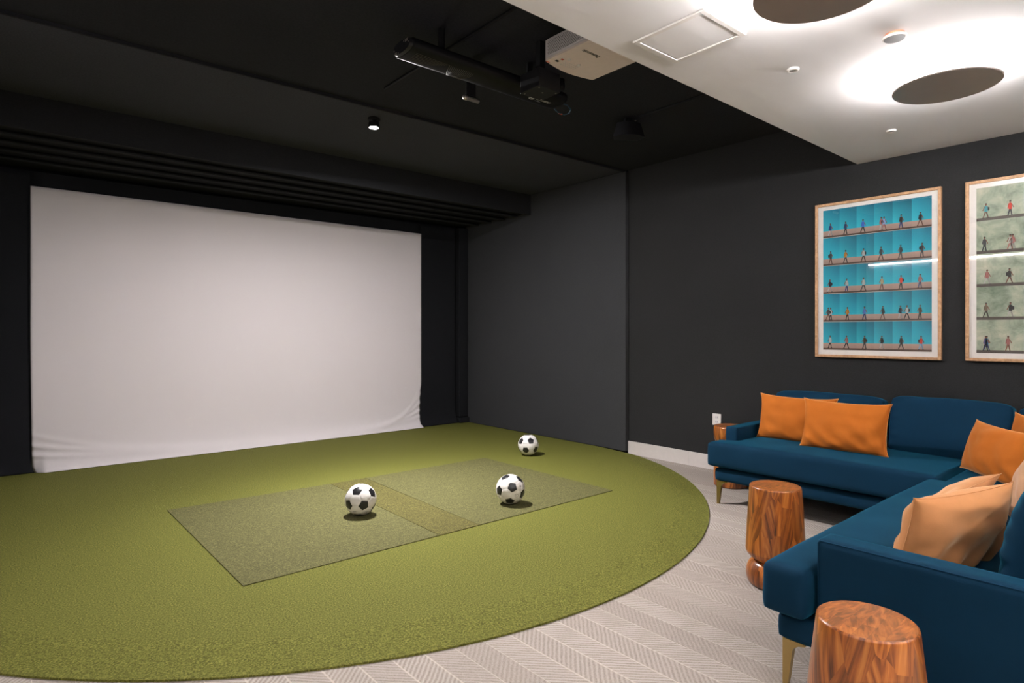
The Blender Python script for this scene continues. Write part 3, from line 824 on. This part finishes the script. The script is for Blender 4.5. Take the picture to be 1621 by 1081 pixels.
# conduits
def conduit(pts, label, r=.009):
    bm = bmesh.new(); tube(bm, pts, r, 10); o = link('ceiling_conduit', bm, M['dark'], smooth=True); tag(o, label, 'conduit'); return o
conduit([(2.177, 2.2, ZB + .004), (2.177, 3.95, ZB + .004)], 'thin black conduit on the black ceiling passing above the sensor bar')
conduit([(4.035, 2.2, ZB + .004), (4.045, 3.10, ZB + .004)], 'thin black conduit on the black ceiling leading to the dark loudspeaker')

# launch monitor bar
t = thing('sensor_bar', 'long glossy black sensor bar with rounded ends and white lettering on the black ceiling', 'launch monitor', (2.36, 2.975, 2.85))
def stadium(hw, hz, n=12, p=2.6):
    out = []
    for i in range(n * 4):
        a = 2 * pi * i / (n * 4); c, s = cos(a), sin(a)
        out.append((hw * abs(c) ** (2/p) * (1 if c > 0 else -1), hz * abs(s) ** (2/p) * (1 if s > 0 else -1) + hz))
    return out
def loft_x(bm, secs):
    R = []
    for x, hw, hz in secs: R.append([bm.verts.new((x, a, b + (.042 - hz))) for a, b in stadium(hw, hz)])
    n = len(R[0])
    for A, B_ in zip(R, R[1:]):
        for i in range(n): bm.faces.new((A[i], A[(i+1) % n], B_[(i+1) % n], B_[i]))
    bm.faces.new(R[0]); bm.faces.new(R[-1]); bmesh.ops.recalc_face_normals(bm, faces=bm.faces)
bm = bmesh.new(); loft_x(bm, [(-.600, .098, .038), (-.595, .104, .042), (.565, .104, .042), (.60, .098, .040), (.62, .085, .034), (.63, .06, .02)]); link('bar_housing', bm, M['gloss'], t, True)
bm = bmesh.new(); loft_x(bm, [(-.618, .088, .034), (-.600, .097, .0385)]); ec = link('end_cap', bm, M['blackmetal'], t)
for (y, z, w, h) in ((-.055, .060, .026, .013), (.058, .020, .022, .013), (-.076, .045, .006, .006), (-.028, .062, .006, .006), (.076, .040, .006, .006), (.03, .016, .006, .006)):
    link('port' if w > .01 else 'screw', bx(-.621, -.617, y - w/2, y + w/2, z - h/2, z + h/2), M['silver'], ec)
bm = bmesh.new()
for i in range(15):                       # fan of printed lines
    f = i / 14
    p0 = Vector((-.40 + .24 * f, -.058 - .0 * f, 0)); p2 = Vector((-.30 + .12 * f, .066, 0)); p0.x = -.33 + .17 * f; p2.x = -.27 + .09 * f
    p1 = (p0 + p2) / 2 + Vector((.05 * (f - .15), 0, 0))
    pts = [((1-q)**2 * p0 + 2*q*(1-q) * p1 + q*q * p2) for q in [k/8 for k in range(9)]]
    tube(bm, [(p.x, p.y, -.0003) for p in pts], .0012, 4)
for i in range(7):
    f = i / 6
    tube(bm, [(-.56 + .01 * f, -.066 + .10 * f, -.0003), (-.44, -.06 + .085 * f, -.0003), (-.33 - .07 * f, -.058 + .055 * f, -.0003)], .0010, 4)
link('printed_lines', bm, M['olive'], t)
text_obj('lettering', 'aboutGOLF', .030, M['ink'], (1, 0, 0), (0, -1, 0), (.455, -.018, -.0012), t, bold=.0006, shear=.25, sx=.8)
text_obj('lettering', 'aG', .024, M['ink'], (1, 0, 0), (0, -1, 0), (.362, -.010, -.0012), t, bold=.0008)
text_obj('lettering', 'simulator', .013, M['sensor'], (1, 0, 0), (0, -1, 0), (.43, .010, -.0012), t)
bm = bmesh.new(); tube(bm, [(.362 + .021 * cos(2*pi*i/28), -.010 + .021 * sin(2*pi*i/28), -.0008) for i in range(28)], .0017, 5, True); link('badge_ring', bm, M['ink'], t)
bm = bmesh.new(); lathe(bm, [(0, 0), (.02, 0), (.02, .1515), (0, .1515)], 16)
for v in bm.verts: v.co += Vector((-.35, 0, .075))
b2 = bmesh.new(); link('ceiling_bracket', bm, M['dark'], t)
bm = bmesh.new(); lathe(bm, [(0, 0), (.02, 0), (.02, .1515), (0, .1515)], 16)
for v in bm.verts: v.co += Vector((.35, 0, .075))
link('ceiling_bracket', bm, M['dark'], t); b2.free()
bm = bmesh.new(); pts = [(.61, -.03, .02), (.66, -.045, .012), (.71, -.03, 0), (.735, .01, -.01), (.72, .045, -.015), (.67, .05, -.012), (.62, .04, .0)]
tube(bm, smooth3 := [tuple(p) for p in pts], .004, 8); cb = link('cable', bm, M['blueplastic'], t, True); cb['label'] = 'blue cable loop'
bm = bmesh.new(); tube(bm, [(.70, .048, -.0145), (.672, .052, -.0125)], .0052, 8); link('cable_band', bm, M['red'], cb)

# infrared lamp: small silver cylinder on a bracket
t = thing('silver_illuminator', 'small silver cylinder hanging on a bracket beside the sensor bar', 'illuminator', (2.40, 3.205, 2.83))
bm = bmesh.new(); lathe(bm, [(0, -.062), (.012, -.062), (.0165, -.056), (.0165, -.034), (.0145, -.032), (.0145, .058), (.012, .062), (0, .062)], 24); bmesh.ops.recalc_face_normals(bm, faces=bm.faces)
for v in bm.verts: v.co = Vector((v.co.z, v.co.y, v.co.x))
link('cylinder_body', bm, M['silver'], t, True)
link('bracket', bx(-.035, .03, -.012, .012, .014, ZB - 2.83 + .0115, bev=.003), M['dark'], t)

# camera box
t = thing('camera_box', 'square black camera box hanging under the sensor bar beside the projector', 'camera', (2.56, 2.715, 2.762))
link('box_housing', bx(-.088, .088, -.085, .085, 0, .115, bev=.004), M['blackmetal'], t)
for a, b in ((-.07, -.065), (.07, -.065), (-.07, .065), (.07, .065), (0, -.02)): link('screw', bx(a - .004, a + .004, b - .004, b + .004, -.002, .001), M['silver'], t)
bm = bmesh.new(); lathe(bm, [(0, -.012), (.03, -.012), (.034, 0), (.034, .05), (0, .05)], 24); bmesh.ops.recalc_face_normals(bm, faces=bm.faces)
for v in bm.verts: v.co = Vector((v.co.x + .135, v.co.y - .03, v.co.z + .06))
link('knob', bm, M['gloss'], t, True)
link('hanger', bx(-.02, .02, -.02, .02, .114, ZB - 2.762 + .0115), M['dark'], t)

# projector, hung upside down
t = thing('projector', 'pale beige ceiling projector with a perforated side, hung upside down from the black ceiling', 'projector', (2.613, 2.31, 2.85))
poly = [(-.197, -.20), (.197, -.20), (.200, .205)] + [(.200 - .4 * i / 16, .205 + .032 * sin(pi * i / 16)) for i in range(1, 16)] + [(-.200, .205)]
bm = bmesh.new(); prism(bm, poly, 0, .012); cov = link('top_cover', bm, M['beige'], t)
bm = bmesh.new(); prism(bm, poly, .012, .125); bmesh.ops.bevel(bm, geom=[e for e in bm.edges if e.verts[0].co.z > .12 and e.verts[1].co.z > .12], offset=.008, segments=2, affect='EDGES')
link('projector_body', bm, M['casing'], t)
gr = link('vent_grille', bx(-.2025, -.198, -.155, .185, .022, .108), M['casing'], t)
bm = bmesh.new()
for i in range(26):
    for j in range(9):
        y = -.148 + i * .0129 + (.0064 if j % 2 else 0); z = .029 + j * .0090
        vs = [bm.verts.new((-.2029, y + .0034 * cos(2*pi*k/6), z + .0034 * sin(2*pi*k/6))) for k in range(6)]; bm.faces.new(vs)
link('vent_holes', bm, M['greyink'], gr)
text_obj('lettering', 'Panasonic', .036, M['greyink'], (-1, 0, 0), (0, 1, 0), (-.075, -.028, -.0006), cov, bold=.0008, sx=.95)
bm = bmesh.new(); box(bm, -.165, -.140, .150, .168, -.001, .001); link('label_patch', bm, M['inkblack'], cov)
link('label_patch', bx(-.155, -.135, .118, .133, -.001, .001), M['red'], cov)
link('label_patch', bx(-.198, -.172, .198, .206, -.001, .001), M['red'], cov)
bm = bmesh.new()
for i in range(7):
    for j in range(3): box(bm, -.11 + i * .017, -.102 + i * .017, .135 + j * .018, .142 + j * .018, -.0015, .001, bev=.0005, seg=1)
link('control_button', bm, M['casing'], cov)
for a, b in ((-.115, .10), (-.02, .115)):
    bm = bmesh.new(); lathe(bm, [(0, -.006), (.010, -.006), (.012, 0)], 20)
    for v in bm.verts: v.co += Vector((a, b, 0))
    link('indicator', bm, M['white'], cov)
link('lens', bx(.02, .10, .225, .245, .03, .09, bev=.01), M['gloss'], t)
link('ceiling_mount', bx(-.04, .04, -.04, .04, .12, ZB - 2.85 + .0115, bev=.004), M['dark'], t)

# dark ceiling loudspeaker
t = thing('ceiling_loudspeaker', 'dark black loudspeaker with curved front hanging from the black ceiling', 'loudspeaker', (4.02, 3.20, 2.915))
t.rotation_euler.z = radians(-35)
bm = bmesh.new(); n = 14
lo_ = [(-.135, -.02)] + [(-.135 + .27 * i / n, -.02 - .07 * sin(pi * i / n)) for i in range(1, n)] + [(.135, -.02), (.10, .08), (-.10, .08)]
a = [bm.verts.new((x, y, 0)) for x, y in lo_]; b = [bm.verts.new((x * .74, y * .75, .115)) for x, y in lo_]
bm.faces.new(a[::-1]); bm.faces.new(b)
for i in range(len(a)): bm.faces.new((a[i], a[(i+1) % len(a)], b[(i+1) % len(a)], b[i]))
bmesh.ops.recalc_face_normals(bm, faces=bm.faces)
link('speaker_cabinet', bm, M['blackmetal'], t)
link('mounting_bracket', bx(-.03, .03, -.02, .04, .112, ZB - 2.915 + .0115, bev=.003), M['dark'], t)
bm = bmesh.new(); box(bm, .02, .028, -.04, -.03, .118, .124); box(bm, .04, .052, -.05, -.042, .122, .128); link('terminal', bm, M['silver'], t)

# LED cove on the left wall of the lounge (seen only as a reflection in the picture glass)
t = thing('cove_light', 'slim linear light along the left wall, seen only as a reflection in the picture glass', 'light', (-1.495, 2.1, 2.50))
link('light_channel', bx(0, .035, -2.05, 2.05, .03, .055), M['white'], t)
link('led_strip', bx(.004, .03, -2.05, 2.05, 0, .0295), M['cove'], t)

# ------------------------------------------------------------------ lamps: ceiling spotlight and added fill
def lamp(name, typ, loc, energy, col, **k):
    l = bpy.data.lights.new(name, typ); l.energy = energy; l.color = col
    for a, b in k.items(): setattr(l, a, b)
    o = bpy.data.objects.new(name, l); C.objects.link(o); o.location = loc; return o
def aim(o, to):
    o.rotation_euler = (Vector(to) - o.location).to_track_quat('-Z', 'Y').to_euler(); return o
L0 = Vector((2.406, 4.548, ZB - .090))
aim(lamp('lamp_wide_beam', 'AREA', L0, 42, (1, .972, .965), shape='DISK', size=.07), L0 + Vector((.05, -.09, -1)))
aim(lamp('lamp_inner_beam', 'SPOT', L0, 185, (1, .972, .965), spot_size=radians(112), spot_blend=1.0, shadow_soft_size=.035), (2.65, 3.1, 0))

for (x, y) in FILL_DL:  # beams of the added, unseen fill downlights
    aim(lamp('fill_beam', 'SPOT', Vector((x, y, ZW - .012)), 50, (1, .965, .935), spot_size=radians(125), spot_blend=.9, shadow_soft_size=.04), (x, y, 0))
w = bpy.data.worlds.new('World'); bpy.context.scene.world = w; w.use_nodes = True
w.node_tree.nodes['Background'].inputs[0].default_value = (1, .97, .94, 1); w.node_tree.nodes['Background'].inputs[1].default_value = .0

# ------------------------------------------------------------------ camera
cam = bpy.data.cameras.new('Camera'); co = bpy.data.objects.new('Camera', cam); C.objects.link(co)
co.location = (0, 0, 1.30); co.rotation_euler = (radians(90), 0, radians(49.34 - 90))
cam.sensor_width = 36; cam.lens = 963.6 / 1621 * 36; cam.shift_y = -14.5 / 1621; cam.clip_start = .05
bpy.context.scene.camera = co
v = bpy.context.scene.view_settings
v.view_transform = 'Standard'; v.look = 'None'; v.exposure = 1.6; v.gamma = 1; v.use_curve_mapping = False
